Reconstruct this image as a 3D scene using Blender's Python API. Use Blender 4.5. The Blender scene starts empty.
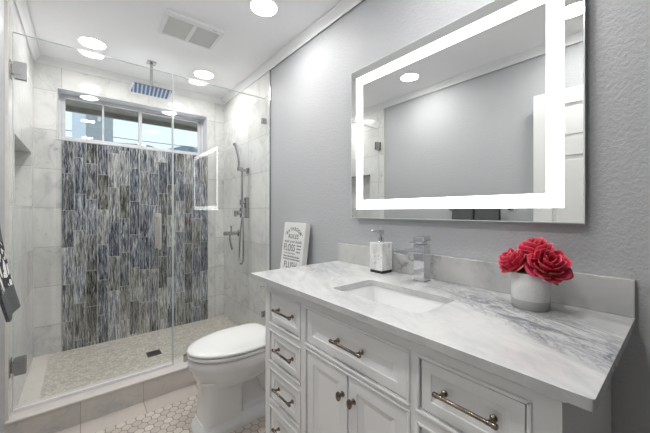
import bpy, bmesh, math, random
from mathutils import Vector, Matrix
random.seed(7)
SC = bpy.context.scene
COL = SC.collection
PI = math.pi

# ------------------------------------------------------------------ camera
FPX, YAW, HORIZON, EYE = 296.48, 39.269, 210.96, 1.186
cam_d = bpy.data.cameras.new('camera')
cam_d.sensor_width = 36.0
cam_d.lens = FPX * 36.0 / 650.0
cam_d.shift_y = -(216.5 - HORIZON) / 650.0
cam_d.clip_start = 0.02
cam = bpy.data.objects.new('camera', cam_d)
COL.objects.link(cam)
cam.location = (0, 0, EYE)
cam.rotation_euler = (math.radians(90), 0, math.radians(-YAW))
SC.camera = cam

# ------------------------------------------------------------------ world, sun, exposure
LAMP = 86.0          # emission of the ceiling light diffusers
BAND = 5.0           # emission of the mirror light band
SC.view_settings.view_transform = 'Standard'
SC.view_settings.look = 'None'
SC.view_settings.gamma = 1.0
SC.view_settings.exposure = 0.54
SC.view_settings.use_curve_mapping = False
world = bpy.data.worlds.new('sky')
SC.world = world
world.use_nodes = True
wnt = world.node_tree
wnt.nodes.clear()
wo = wnt.nodes.new('ShaderNodeOutputWorld')
wb = wnt.nodes.new('ShaderNodeBackground')
wtc = wnt.nodes.new('ShaderNodeTexCoord')
wsep = wnt.nodes.new('ShaderNodeSeparateXYZ')
wr = wnt.nodes.new('ShaderNodeValToRGB')
wr.color_ramp.elements[0].position = 0.0
wr.color_ramp.elements[0].color = (0.88, 0.95, 1.0, 1)
wr.color_ramp.elements[1].position = 0.6
wr.color_ramp.elements[1].color = (0.45, 0.66, 1.0, 1)
wnt.links.new(wtc.outputs['Generated'], wsep.inputs[0])
wnt.links.new(wsep.outputs['Z'], wr.inputs[0])
wnt.links.new(wr.outputs[0], wb.inputs['Color'])
wb.inputs['Strength'].default_value = 1.0
wnt.links.new(wb.outputs[0], wo.inputs[0])

# ------------------------------------------------------------------ node helpers
class NT:
    def __init__(self, name):
        self.m = bpy.data.materials.new(name)
        self.m.use_nodes = True
        self.t = self.m.node_tree
        self.b = self.t.nodes['Principled BSDF']
        self._pos = None
    def node(self, kind): return self.t.nodes.new(kind)
    def put(self, sock, v):
        if isinstance(v, bpy.types.NodeSocket): self.t.links.new(v, sock)
        elif isinstance(v, (tuple, list)) and len(v) == 3 and sock.type == 'RGBA': sock.default_value = (*v, 1)
        else: sock.default_value = v
    def math(self, op, a, b=0.0, c=0.0):
        n = self.node('ShaderNodeMath'); n.operation = op
        self.put(n.inputs[0], a); self.put(n.inputs[1], b); self.put(n.inputs[2], c)
        return n.outputs[0]
    def pos(self):
        if self._pos is None:
            g = self.node('ShaderNodeNewGeometry'); self._pos = g.outputs['Position']
        return self._pos
    def obj(self):
        return self.node('ShaderNodeTexCoord').outputs['Object']
    def xyz(self, v=None):
        s = self.node('ShaderNodeSeparateXYZ'); self.put(s.inputs[0], v if v is not None else self.pos())
        return s.outputs[0], s.outputs[1], s.outputs[2]
    def vec(self, x, y, z=0.0):
        c = self.node('ShaderNodeCombineXYZ')
        for i, v in enumerate((x, y, z)): self.put(c.inputs[i], v)
        return c.outputs[0]
    def vmath(self, op, a, b=None):
        n = self.node('ShaderNodeVectorMath'); n.operation = op
        self.put(n.inputs[0], a)
        if b is not None: self.put(n.inputs[1], b)
        return n.outputs[0]
    def noise(self, v, scale, detail=3.0, rough=0.5, dist=0.0):
        n = self.node('ShaderNodeTexNoise')
        self.put(n.inputs['Vector'], v); n.inputs['Scale'].default_value = scale
        n.inputs['Detail'].default_value = detail; n.inputs['Roughness'].default_value = rough
        n.inputs['Distortion'].default_value = dist
        return n.outputs['Fac']
    def wn(self, v):
        n = self.node('ShaderNodeTexWhiteNoise'); n.noise_dimensions = '3D'
        self.put(n.inputs['Vector'], v); return n.outputs['Value'], n.outputs['Color']
    def ramp(self, f, stops, interp='LINEAR'):
        n = self.node('ShaderNodeValToRGB'); self.put(n.inputs[0], f)
        cr = n.color_ramp; cr.interpolation = interp
        while len(cr.elements) < len(stops): cr.elements.new(0.5)
        for e, (p, c) in zip(cr.elements, stops):
            e.position = p
            e.color = (*c, 1) if isinstance(c, (tuple, list)) else (c, c, c, 1)
        return n.outputs[0]
    def mix(self, f, a, b, mode='MIX'):
        n = self.node('ShaderNodeMix'); n.data_type = 'RGBA'; n.blend_type = mode
        self.put(n.inputs[0], f); self.put(n.inputs[6], a); self.put(n.inputs[7], b)
        return n.outputs[2]
    def bump(self, h, strength, dist=0.002):
        n = self.node('ShaderNodeBump'); n.inputs['Strength'].default_value = strength
        n.inputs['Distance'].default_value = dist
        self.put(n.inputs['Height'], h); self.put(self.b.inputs['Normal'], n.outputs[0])
    def set(self, col=None, rough=None, metal=None, spec=None, coat=None):
        if col is not None: self.put(self.b.inputs['Base Color'], col)
        if rough is not None: self.put(self.b.inputs['Roughness'], rough)
        if metal is not None: self.put(self.b.inputs['Metallic'], metal)
        if spec is not None: self.put(self.b.inputs['Specular IOR Level'], spec)
        if coat is not None: self.put(self.b.inputs['Coat Weight'], coat)
        return self.m

def plain(name, col, rough=0.5, metal=0.0, spec=0.5, var=0.0, coat=0.0):
    n = NT(name)
    c = col
    if var:
        f = n.noise(n.obj(), 14.0, 3.0)
        c = n.mix(n.ramp(f, [(0.3, 0.0), (0.7, 1.0)]), tuple(v * (1 - var) for v in col), tuple(min(1, v * (1 + var)) for v in col))
    return n.set(c, rough, metal, spec, coat)

def emit(name, col, s):
    m = bpy.data.materials.new(name); m.use_nodes = True
    t = m.node_tree; t.nodes.clear()
    o = t.nodes.new('ShaderNodeOutputMaterial'); e = t.nodes.new('ShaderNodeEmission')
    e.inputs[0].default_value = (*col, 1); e.inputs[1].default_value = s
    t.links.new(e.outputs[0], o.inputs[0])
    return m

def glass(name, tint=(1, 1, 1), base=0.04):
    m = bpy.data.materials.new(name); m.use_nodes = True
    t = m.node_tree; t.nodes.clear()
    o = t.nodes.new('ShaderNodeOutputMaterial'); mx = t.nodes.new('ShaderNodeMixShader')
    tr = t.nodes.new('ShaderNodeBsdfTransparent'); gl = t.nodes.new('ShaderNodeBsdfGlossy')
    tr.inputs[0].default_value = (*tint, 1); gl.inputs['Roughness'].default_value = 0.0
    lw = t.nodes.new('ShaderNodeLayerWeight'); lw.inputs[0].default_value = 0.5
    p = t.nodes.new('ShaderNodeMath'); p.operation = 'POWER'; p.inputs[1].default_value = 5.0
    a = t.nodes.new('ShaderNodeMath'); a.operation = 'MULTIPLY_ADD'
    a.inputs[1].default_value = 1 - base; a.inputs[2].default_value = base
    t.links.new(lw.outputs['Facing'], p.inputs[0]); t.links.new(p.outputs[0], a.inputs[0])
    t.links.new(a.outputs[0], mx.inputs[0]); t.links.new(tr.outputs[0], mx.inputs[1]); t.links.new(gl.outputs[0], mx.inputs[2])
    t.links.new(mx.outputs[0], o.inputs[0])
    return m

# ------------------------------------------------------------------ materials
def paint_wall():
    n = NT('wall_paint')
    p = n.pos()
    h = n.math('ADD', n.ramp(n.noise(p, 90.0, 3.0, 0.5, 0.4), [(0.40, 0.0), (0.60, 1.0)]), n.math('MULTIPLY', n.noise(p, 170.0, 2.0), 0.5))
    n.bump(h, 0.34, 0.0025)
    return n.set((0.46, 0.468, 0.485), 0.55, spec=0.25)
def paint_ceiling():
    n = NT('ceiling_paint')
    n.bump(n.noise(n.pos(), 70.0, 3.0), 0.12, 0.004)
    return n.set((0.95, 0.95, 0.96), 0.6)

def marble_color(n, v, seed, base=(0.74, 0.735, 0.72), vein=(0.42, 0.42, 0.43), amount=0.55, scale=2.6, sp=0.6):
    w = n.noise(v, scale, 6.0, 0.6, 0.9)
    a = n.math('ABSOLUTE', n.math('SUBTRACT', w, 0.5))
    thin = n.ramp(a, [(0.0, 1.0), (0.035, 0.25), (0.10, 0.0)])
    spots = n.ramp(n.noise(v, scale * 6.0, 4.0, 0.65, 0.3), [(0.58, 0.0), (0.74, 1.0)])
    cloud = n.ramp(n.noise(v, scale * 0.8, 5.0, 0.6, 0.4), [(0.42, 0.0), (0.75, 1.0)])
    m = n.math('MULTIPLY', thin, n.ramp(n.noise(v, scale * 0.7, 2.0), [(0.4, 0.0), (0.65, 1.0)]))
    m = n.math('ADD', n.math('MULTIPLY', m, 0.5), n.math('MULTIPLY', cloud, 0.42))
    m = n.math('ADD', m, n.math('MULTIPLY', spots, sp))
    m = n.math('MULTIPLY', m, amount)
    return n.mix(m, base, vein)

def tile_marble(name, a, b, tw, th, oa, ob, stagger=0.0, base=(0.72, 0.715, 0.70), grout=(0.40, 0.395, 0.38), gw=0.0020, rough=0.07, scale=3.2, amount=1.0):
    n = NT(name)
    P = n.xyz()
    v = n.math('DIVIDE', n.math('SUBTRACT', P[b], ob), th)
    row = n.math('FLOOR', v)
    u = n.math('DIVIDE', n.math('SUBTRACT', P[a], oa), tw)
    if stagger: u = n.math('ADD', u, n.math('MULTIPLY', row, stagger))
    colm = n.math('FLOOR', u)
    du = n.math('MULTIPLY', n.math('PINGPONG', u, 0.5), tw)
    dv = n.math('MULTIPLY', n.math('PINGPONG', v, 0.5), th)
    # distance to the nearest joint: pingpong(.,.5) is 0 at integers
    d = n.math('MINIMUM', du, dv)
    g = n.math('LESS_THAN', d, gw)
    val, rc = n.wn(n.vec(colm, row, 3.0))
    vv = n.vmath('ADD', n.pos(), n.vmath('MULTIPLY', rc, (17.0, 13.0, 9.0)))
    c = marble_color(n, vv, 0, base=base, scale=scale, amount=amount)
    tone = n.math('ADD', 0.93, n.math('MULTIPLY', val, 0.12))
    c = n.mix(1.0, c, n.vec(tone, tone, tone), 'MULTIPLY')
    c = n.mix(g, c, grout)
    n.bump(n.math('SUBTRACT', 1.0, g), 0.25, 0.001)
    return n.set(c, n.math('ADD', rough, n.math('MULTIPLY', g, 0.5)), spec=0.2)

def mosaic_mat():
    n = NT('streaked_glass_mosaic')
    x, y, z = n.xyz()
    tw, th = 0.0763, 0.30
    u = n.math('DIVIDE', n.math('ADD', x, 0.1303), tw)
    cx = n.math('FLOOR', u)
    off, _ = n.wn(n.vec(cx, 5.0, 1.0))
    v = n.math('ADD', n.math('DIVIDE', z, th), n.math('MULTIPLY', off, 7.0))
    cz = n.math('FLOOR', v)
    d = n.math('MINIMUM', n.math('MULTIPLY', n.math('PINGPONG', u, 0.5), tw), n.math('MULTIPLY', n.math('PINGPONG', v, 0.5), th))
    g = n.math('LESS_THAN', d, 0.0014)
    val, rc = n.wn(n.vec(cx, cz, 2.0))
    val2, _ = n.wn(n.vec(cx, cz, 9.0))
    sh = n.math('MULTIPLY', val, 31.0)
    wob = n.math('MULTIPLY', n.noise(n.vec(x, sh, z), 30.0, 4.0, 0.6), 0.022)
    sv = n.vec(n.math('ADD', n.math('ADD', x, wob), sh), sh, n.math('MULTIPLY', z, 0.055))
    f1 = n.noise(sv, 130.0, 5.0, 0.65)
    f2 = n.noise(sv, 330.0, 3.0, 0.6)
    f3 = n.noise(n.vec(n.math('ADD', x, sh), sh, n.math('MULTIPLY', z, 0.2)), 28.0, 2.0)
    f = n.math('ADD', n.math('MULTIPLY', f1, 0.55), n.math('MULTIPLY', f2, 0.35))
    f = n.math('ADD', f, n.math('MULTIPLY', f3, 0.10))
    f = n.math('ADD', f, n.math('MULTIPLY', n.math('SUBTRACT', val2, 0.5), 0.085))
    blue = n.ramp(f, [(0.410, (0.018, 0.023, 0.036)), (0.455, (0.075, 0.087, 0.118)), (0.500, (0.185, 0.20, 0.235)), (0.545, (0.35, 0.365, 0.39)), (0.605, (0.66, 0.67, 0.68))])
    warm = n.ramp(f, [(0.410, (0.024, 0.024, 0.022)), (0.455, (0.085, 0.084, 0.077)), (0.500, (0.195, 0.195, 0.18)), (0.550, (0.34, 0.34, 0.325)), (0.615, (0.62, 0.62, 0.61))])
    c = n.mix(n.ramp(val, [(0.25, 0.0), (0.95, 1.0)]), blue, warm)
    c = n.mix(g, c, (0.50, 0.50, 0.49))
    n.bump(n.math('ADD', n.math('MULTIPLY', f, 0.6), n.math('SUBTRACT', 1.0, g)), 0.35, 0.0015)
    return n.set(c, n.math('ADD', 0.14, n.math('MULTIPLY', g, 0.5)))

def hex_mat():
    n = NT('hexagon_marble_mosaic')
    x, y, z = n.xyz()
    s = 0.047; R3 = math.sqrt(3)
    px = n.math('ADD', n.math('DIVIDE', x, s), 40.0); py = n.math('ADD', n.math('DIVIDE', y, s), 40.0)
    def cell(qx, qy):
        ax = n.math('SUBTRACT', n.math('MODULO', qx, 1.0), 0.5)
        ay = n.math('SUBTRACT', n.math('MODULO', qy, R3), R3 / 2)
        return ax, ay
    ax, ay = cell(px, py)
    bx, by = cell(n.math('SUBTRACT', px, 0.5), n.math('SUBTRACT', py, R3 / 2))
    da = n.math('ADD', n.math('MULTIPLY', ax, ax), n.math('MULTIPLY', ay, ay))
    db = n.math('ADD', n.math('MULTIPLY', bx, bx), n.math('MULTIPLY', by, by))
    t = n.math('LESS_THAN', da, db); it = n.math('SUBTRACT', 1.0, t)
    gx = n.math('ADD', n.math('MULTIPLY', ax, t), n.math('MULTIPLY', bx, it))
    gy = n.math('ADD', n.math('MULTIPLY', ay, t), n.math('MULTIPLY', by, it))
    agx, agy = n.math('ABSOLUTE', gx), n.math('ABSOLUTE', gy)
    e = n.math('SUBTRACT', 0.5, n.math('MAXIMUM', agx, n.math('ADD', n.math('MULTIPLY', agx, 0.5), n.math('MULTIPLY', agy, 0.8660254))))
    g = n.math('LESS_THAN', e, 0.045)
    idx = n.math('ROUND', n.math('MULTIPLY', n.math('SUBTRACT', px, gx), 2.0))
    idy = n.math('ROUND', n.math('MULTIPLY', n.math('SUBTRACT', py, gy), 2.0))
    val, rc = n.wn(n.vec(idx, idy, 1.0))
    c = n.ramp(val, [(0.0, (0.56, 0.50, 0.44)), (0.5, (0.63, 0.57, 0.51)), (1.0, (0.70, 0.65, 0.59))])
    vv = n.vmath('ADD', n.pos(), n.vmath('MULTIPLY', rc, (9.0, 9.0, 9.0)))
    c = n.mix(n.math('MULTIPLY', n.ramp(n.noise(vv, 14.0, 5.0, 0.6, 0.6), [(0.45, 0.0), (0.7, 1.0)]), 0.30), c, (0.42, 0.38, 0.34))
    c = n.mix(g, c, (0.27, 0.235, 0.20))
    n.bump(n.math('SUBTRACT', 1.0, g), 0.3, 0.001)
    return n.set(c, n.math('ADD', 0.3, n.math('MULTIPLY', g, 0.4)))

def pebble_mat():
    n = NT('small_stone_shower_mosaic')
    p = n.pos()
    vo = n.node('ShaderNodeTexVoronoi'); vo.feature = 'F1'; n.put(vo.inputs['Vector'], p); vo.inputs['Scale'].default_value = 60.0
    ve = n.node('ShaderNodeTexVoronoi'); ve.feature = 'DISTANCE_TO_EDGE'; n.put(ve.inputs['Vector'], p); ve.inputs['Scale'].default_value = 60.0
    sp = n.node('ShaderNodeSeparateColor'); n.put(sp.inputs[0], vo.outputs['Color'])
    c = n.ramp(sp.outputs[0], [(0.0, (0.48, 0.44, 0.385)), (0.5, (0.62, 0.58, 0.52)), (1.0, (0.74, 0.71, 0.65))])
    g = n.ramp(ve.outputs['Distance'], [(0.03, 1.0), (0.09, 0.0)])
    c = n.mix(n.math('MULTIPLY', g, 0.7), c, (0.36, 0.34, 0.30))
    n.bump(n.math('SUBTRACT', 1.0, g), 0.3, 0.002)
    return n.set(c, 0.4)

def counter_mat():
    n = NT('white_veined_marble')
    p = n.pos()
    x, y, z = n.xyz()
    # slab veins run nearly along the length of the counter, stronger at the near end
    a = -0.478
    s = n.math('ADD', n.math('MULTIPLY', x, math.cos(a)), n.math('MULTIPLY', y, math.sin(a)))
    t = n.math('SUBTRACT', n.math('MULTIPLY', y, math.cos(a)), n.math('MULTIPLY', x, math.sin(a)))
    s = n.math('ADD', s, n.math('MULTIPLY', z, 0.6))
    s0 = n.math('SUBTRACT', s, 0.6 * 0.892)
    v = n.vec(n.math('MULTIPLY', s, 3.0), n.math('MULTIPLY', t, 1.05), 0.0)
    w = n.noise(v, 3.0, 8.0, 0.68, 1.3)
    thin = n.ramp(n.math('ABSOLUTE', n.math('SUBTRACT', w, 0.5)), [(0.0, 1.0), (0.03, 0.45), (0.10, 0.0)])
    w2 = n.noise(v, 6.0, 7.0, 0.7, 1.6)
    thin2 = n.ramp(n.math('ABSOLUTE', n.math('SUBTRACT', w2, 0.52)), [(0.0, 1.0), (0.02, 0.4), (0.07, 0.0)])
    sw = n.math('ADD', s0, n.math('MULTIPLY', n.math('SUBTRACT', n.noise(n.vec(t, 3.0, 0.0), 5.0, 3.0), 0.5), 0.09))
    zone = n.ramp(sw, [(0.60, 0.0), (0.635, 0.85), (0.70, 1.0), (0.80, 0.5), (0.88, 0.10)])
    along = n.ramp(y, [(0.45, 1.0), (0.75, 0.15)])
    zone = n.math('MULTIPLY', zone, along)
    mild = n.ramp(n.noise(v, 0.9, 2.0), [(0.45, 0.0), (0.65, 1.0)])
    mm = n.math('MULTIPLY', n.math('MAXIMUM', thin, n.math('MULTIPLY', thin2, 0.85)), n.math('ADD', n.math('MULTIPLY', zone, 0.85), n.math('MULTIPLY', mild, 0.40)))
    cloud = n.ramp(n.noise(v, 3.4, 7.0, 0.66, 0.5), [(0.42, 0.0), (0.68, 1.0)])
    c = n.mix(n.math('ADD', n.math('MULTIPLY', cloud, 0.60), n.math('MULTIPLY', zone, 0.22)), (0.62, 0.62, 0.61), (0.36, 0.37, 0.38))
    c = n.mix(mm, c, (0.17, 0.175, 0.20))
    return n.set(c, 0.16, spec=0.5)

M = {}
M['wall'] = paint_wall()
M['ceiling'] = paint_ceiling()
M['wall_dark'] = plain('bounce_cut_dark', (0.10, 0.095, 0.09), 0.7)  # dark colour added on the unseen front wall to cut bounced light
M['crown'] = plain('crown_white_paint', (0.80, 0.80, 0.81), 0.4)
M['tile_back'] = tile_marble('marble_tile_back', 0, 2, 0.61, 0.308, -0.74, -0.022)
M['tile_side'] = tile_marble('marble_tile_side', 1, 2, 0.61, 0.308, 2.57, -0.022)
M['tile_curb'] = tile_marble('marble_curb_tile', 0, 1, 0.302, 5.0, 0.293, -1.0, base=(0.62, 0.575, 0.53), rough=0.25, scale=6.0, grout=(0.40, 0.37, 0.34))
M['tile_border'] = tile_marble('marble_border_tile', 0, 1, 0.302, 5.0, 0.293, -1.0, base=(0.60, 0.55, 0.50), rough=0.3, scale=6.0, grout=(0.33, 0.29, 0.25), amount=0.5)
M['curb_cap'] = tile_marble('marble_curb_cap', 0, 1, 1.8, 5.0, -0.31, -1.0, base=(0.74, 0.70, 0.66), rough=0.22, scale=4.0, amount=0.4)
M['mosaic'] = mosaic_mat()
M['hex'] = hex_mat()
M['pebble'] = pebble_mat()
M['counter'] = counter_mat()
def splash_mat():
    n = NT('grey_veined_backsplash_marble')
    return n.set(marble_color(n, n.vmath('ADD', n.pos(), (3.1, 0.4, 1.7)), 0, base=(0.60, 0.60, 0.59), vein=(0.22, 0.225, 0.23), scale=4.0, amount=1.25, sp=0.15), 0.16)
M['splash'] = splash_mat()
M['cabinet'] = plain('white_cabinet_paint', (0.86, 0.86, 0.86), 0.34)
M['cab_inside'] = plain('cabinet_inside', (0.30, 0.24, 0.18), 0.7, var=0.15)
M['ceramic'] = plain('white_glazed_ceramic', (0.82, 0.82, 0.82), 0.08, coat=0.3)
M['seat'] = plain('white_seat_plastic', (0.82, 0.82, 0.81), 0.18)
M['chrome'] = plain('polished_chrome', (0.72, 0.73, 0.75), 0.06, 1.0)
M['steel'] = plain('satin_nickel', (0.46, 0.46, 0.46), 0.22, 1.0)
M['bronze'] = plain('aged_bronze', (0.25, 0.21, 0.17), 0.22, 1.0, var=0.15)
M['dark'] = plain('black_plastic', (0.015, 0.015, 0.016), 0.35)
M['vinyl'] = plain('white_vinyl', (0.60, 0.60, 0.625), 0.35)
M['glass'] = glass('clear_shower_glass', (0.985, 0.992, 0.988), 0.045)
M['pane'] = glass('window_pane_glass', (0.97, 0.985, 0.98), 0.03)
M['edge'] = plain('polished_glass_edge', (0.62, 0.67, 0.66), 0.15, spec=0.8)
M['mirror'] = plain('mirror_silver', (0.80, 0.81, 0.80), 0.0, 1.0)
M['lamp'] = emit('light_diffuser', (1.0, 0.985, 0.96), LAMP)
M['band'] = emit('mirror_light_band', (0.97, 0.985, 1.0), BAND)
M['trim_white'] = plain('white_metal_trim', (0.85, 0.85, 0.85), 0.4)
M['grille'] = plain('vent_grille_grey', (0.78, 0.78, 0.76), 0.5)
M['grille_dark'] = plain('vent_inside', (0.60, 0.60, 0.59), 0.8)
M['door'] = plain('white_door_paint', (0.80, 0.80, 0.79), 0.35)

# ------------------------------------------------------------------ mesh helpers
class MB:
    """collects shapes; build() links them as ONE mesh object"""
    def __init__(self): self.bm = bmesh.new()
    def box(self, x0, x1, y0, y1, z0, z1, bevel=0.0, seg=2, mat=None):
        r = bmesh.ops.create_cube(self.bm, size=1.0)
        vs = r['verts']
        T = Matrix.Translation(((x0 + x1) / 2, (y0 + y1) / 2, (z0 + z1) / 2)) @ Matrix.Diagonal((abs(x1 - x0), abs(y1 - y0), abs(z1 - z0), 1))
        if mat is not None: T = mat @ T
        bmesh.ops.transform(self.bm, matrix=T, verts=vs)
        if bevel:
            es = list({e for v in vs for e in v.link_edges})
            bmesh.ops.bevel(self.bm, geom=es, offset=bevel, segments=seg, profile=0.5, affect='EDGES')
        return self
    def loft(self, rings, cap0=True, cap1=True, closed=True):
        vr = [[self.bm.verts.new(p) for p in r] for r in rings]
        n = len(vr[0])
        for a, b in zip(vr[:-1], vr[1:]):
            for i in range(n if closed else n - 1):
                j = (i + 1) % n
                self.bm.faces.new((a[i], a[j], b[j], b[i]))
        if cap0: self.bm.faces.new(list(reversed(vr[0])))
        if cap1: self.bm.faces.new(vr[-1])
        return self
    def tube(self, pts, rad, seg=12, cap=True):
        pts = [Vector(p) for p in pts]
        rads = rad if isinstance(rad, (list, tuple)) else [rad] * len(pts)
        up = None; rings = []
        for i, p in enumerate(pts):
            d = (pts[min(i + 1, len(pts) - 1)] - pts[max(i - 1, 0)]).normalized()
            if up is None:
                up = Vector((0, 0, 1)) if abs(d.z) < 0.9 else Vector((1, 0, 0))
            s = d.cross(up).normalized(); up = s.cross(d).normalized()
            rings.append([p + (s * math.cos(2 * PI * k / seg) + up * math.sin(2 * PI * k / seg)) * rads[i] for k in range(seg)])
        return self.loft(rings, cap, cap)
    def lathe(self, prof, axis_o, axis_d, seg=24, cap0=True, cap1=True, sx=1.0, sy=1.0):
        """prof: (radius, distance along the axis)"""
        d = Vector(axis_d).normalized(); o = Vector(axis_o)
        a = Vector((0, 0, 1)) if abs(d.z) < 0.9 else Vector((1, 0, 0))
        s = d.cross(a).normalized(); t = s.cross(d).normalized()
        return self.loft([[o + d * h + (s * math.cos(2 * PI * k / seg) * sx + t * math.sin(2 * PI * k / seg) * sy) * r for k in range(seg)] for r, h in prof], cap0, cap1)
    def build(self, name, mat, parent=None, smooth=None, origin=None):
        bm = self.bm
        bmesh.ops.recalc_face_normals(bm, faces=bm.faces[:])
        me = bpy.data.meshes.new(name)
        if origin is not None:
            bmesh.ops.translate(bm, vec=-Vector(origin), verts=bm.verts[:])
        bm.to_mesh(me); bm.free()
        for m in (mat if isinstance(mat, (list, tuple)) else [mat]): me.materials.append(m)
        if smooth is not None:
            for p in me.polygons: p.use_smooth = True
            try: me.set_sharp_from_angle(angle=math.radians(smooth))
            except Exception: pass
        o = bpy.data.objects.new(name, me)
        COL.objects.link(o)
        if origin is not None: o.location = origin
        if parent is not None:
            o.parent = parent
            if parent.type == 'EMPTY' or True:
                o.location = Vector(o.location) - world_loc(parent)
        return o

def world_loc(o):
    v = Vector((0, 0, 0))
    while o is not None:
        v = v + o.location; o = o.parent
    return v

def tag(o, label=None, cat=None, group=None, kind=None):
    if label: o['label'] = label
    if cat: o['category'] = cat
    if group: o['group'] = group
    if kind: o['kind'] = kind
    return o
def thing(name, label, cat, loc, group=None):
    o = bpy.data.objects.new(name, None); COL.objects.link(o); o.location = loc
    o.empty_display_size = 0.05
    return tag(o, label, cat, group)
def struct(name, mb, mat, label, cat, smooth=None):
    return tag(mb.build(name, mat, smooth=smooth), label, cat, kind='structure')
def copy_tree(o, parent=None):
    c = o.copy(); COL.objects.link(c)
    if parent is not None: c.parent = parent
    for ch in list(o.children): copy_tree(ch, c)
    return c

# ------------------------------------------------------------------ room dimensions
XR, XL = 1.1912, -0.30          # right and left wall faces
YB = 3.18                       # shower back wall face
YF = -0.95                      # front wall face, behind the camera
ZC = 2.386                      # ceiling
YT = 2.164                      # where the tile starts on the side walls
YG = 2.222                      # glass plane
ZS = 0.058                      # shower floor
CY0, CY1, CZ = 2.14, 2.295, 0.135   # shower curb

# ------------------------------------------------------------------ structure
struct('floor', MB().box(XL - 0.15, XR + 0.15, YF - 0.1, 2.005, -0.1, 0), M['hex'], 'beige marble hexagon mosaic bathroom floor', 'floor')
struct('trim_1', MB().box(XL - 0.15, XR + 0.15, 2.005, CY0, -0.1, 0.0), M['tile_border'], 'plain marble border strip along the shower curb', 'floor border')
fs = struct('floor_shower', MB().box(XL - 0.15, XR + 0.15, CY1, YB + 0.1, -0.1, ZS), M['pebble'], 'beige small stone mosaic shower floor', 'floor')
MB().box(XL, XL + 0.10, CY1, YB, ZS, ZS + 0.002).build('border_strip', M['curb_cap'], fs)
cb = struct('shower_curb', MB().box(XL - 0.1, XR + 0.1, CY0, CY1, -0.1, CZ - 0.012), M['tile_curb'], 'beige marble tiled shower curb', 'curb')
MB().box(XL - 0.1, XR + 0.1, CY0 - 0.004, CY1 + 0.002, CZ - 0.012, CZ, 0.003).build('curb_cap', M['curb_cap'], cb)
struct('ceiling', MB().box(XL - 0.25, XR + 0.15, YF - 0.1, YB + 0.18, ZC, ZC + 0.1), M['ceiling'], 'white painted ceiling', 'ceiling')
struct('wall_right', MB().box(XR, XR + 0.12, YF - 0.1, YT, -0.1, ZC), M['wall'], 'light grey textured right wall behind vanity', 'wall')
struct('wall_left', MB().box(XL - 0.12, XL, YF - 0.1, YT, -0.1, ZC), M['wall'], 'light grey textured left wall', 'wall')
struct('wall_front', MB().box(XL - 0.12, XR + 0.12, YF - 0.12, YF, -0.1, ZC), M['wall_dark'], 'unseen wall behind the camera, darkened to cut bounce light', 'wall')
# tiled shower side walls
TR = 0.006
struct('wall_shower_right', MB().box(XR - TR, XR + 0.12, YT, YB + 0.1, -0.1, ZC), M['tile_side'], 'marble tiled right shower wall', 'wall')
NY0, NY1, NZ0, NZ1, ND = 2.36, 3.062, 1.225, 1.616, 0.10
TL = 0.008
m = MB()
m.box(XL - 0.14, XL + TL, YT, NY0, -0.1, ZC); m.box(XL - 0.14, XL + TL, NY1, YB + 0.1, -0.1, ZC)
m.box(XL - 0.14, XL + TL, NY0, NY1, -0.1, NZ0); m.box(XL - 0.14, XL + TL, NY0, NY1, NZ1, ZC)
m.box(XL - 0.14, XL - ND, NY0, NY1, NZ0, NZ1)
struct('wall_shower_left', m, M['tile_side'], 'marble tiled left shower wall with recessed niche', 'wall')
# back wall with the window opening
WX0, WX1, WZ0, WZ1 = -0.160, 1.010, 1.757, 2.174
BT = 0.20
m = MB()
m.box(XL - 0.12, WX0, YB, YB + BT, -0.1, ZC); m.box(WX1, XR + 0.12, YB, YB + BT, -0.1, ZC)
m.box(WX0, WX1, YB, YB + BT, -0.1, WZ0); m.box(WX0, WX1, YB, YB + BT, WZ1, ZC)
wbk = struct('wall_back', m, M['tile_back'], 'marble tiled shower back wall with mosaic panel', 'wall')
mo = MB().box(-0.1303, 1.0138, YB - 0.006, YB, ZS, WZ0 - 0.004).build('mosaic_panel', M['mosaic'], wbk)
mo['label'] = 'blue grey streaked vertical glass tile panel'

# crown mouldings: stepped profile (distance from the wall, drop from the ceiling)
def crown(name, p0, p1, inward, label):
    prof = [(0, 0.052), (0.008, 0.052), (0.010, 0.044), (0.018, 0.036), (0.030, 0.020), (0.040, 0.014), (0.042, 0.006), (0.048, 0.005), (0.048, 0.0), (0, 0.0)]
    I = Vector(inward)
    rings = []
    for p in (p0, p1):
        rings.append([Vector((p[0], p[1], ZC)) + I * a + Vector((0, 0, -b)) for a, b in prof])
    return struct(name, MB().loft(rings), M['crown'], label, 'crown moulding', smooth=50)
crown('trim_3', (XR - TR, YF, 0), (XR - TR, YB, 0), (-1, 0, 0), 'white crown moulding along the right wall')
crown('trim_4', (XL + TL, YF, 0), (XL + TL, YB, 0), (1, 0, 0), 'white crown moulding along the left wall')
crown('trim_5', (XL, YB, 0), (XR, YB, 0), (0, -1, 0), 'white crown moulding above the shower window')
struct('trim_6', MB().box(XR - 0.008, XR, YT - 0.012, YT, CZ, ZC - 0.052), M['steel'], 'thin metal edge where tile meets paint', 'tile edge')
struct('trim_7', MB().box(XL, XL + 0.012, YT - 0.012, YT, 0, ZC - 0.052), M['curb_cap'], 'marble edge strip on left wall at shower', 'tile edge')

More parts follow.
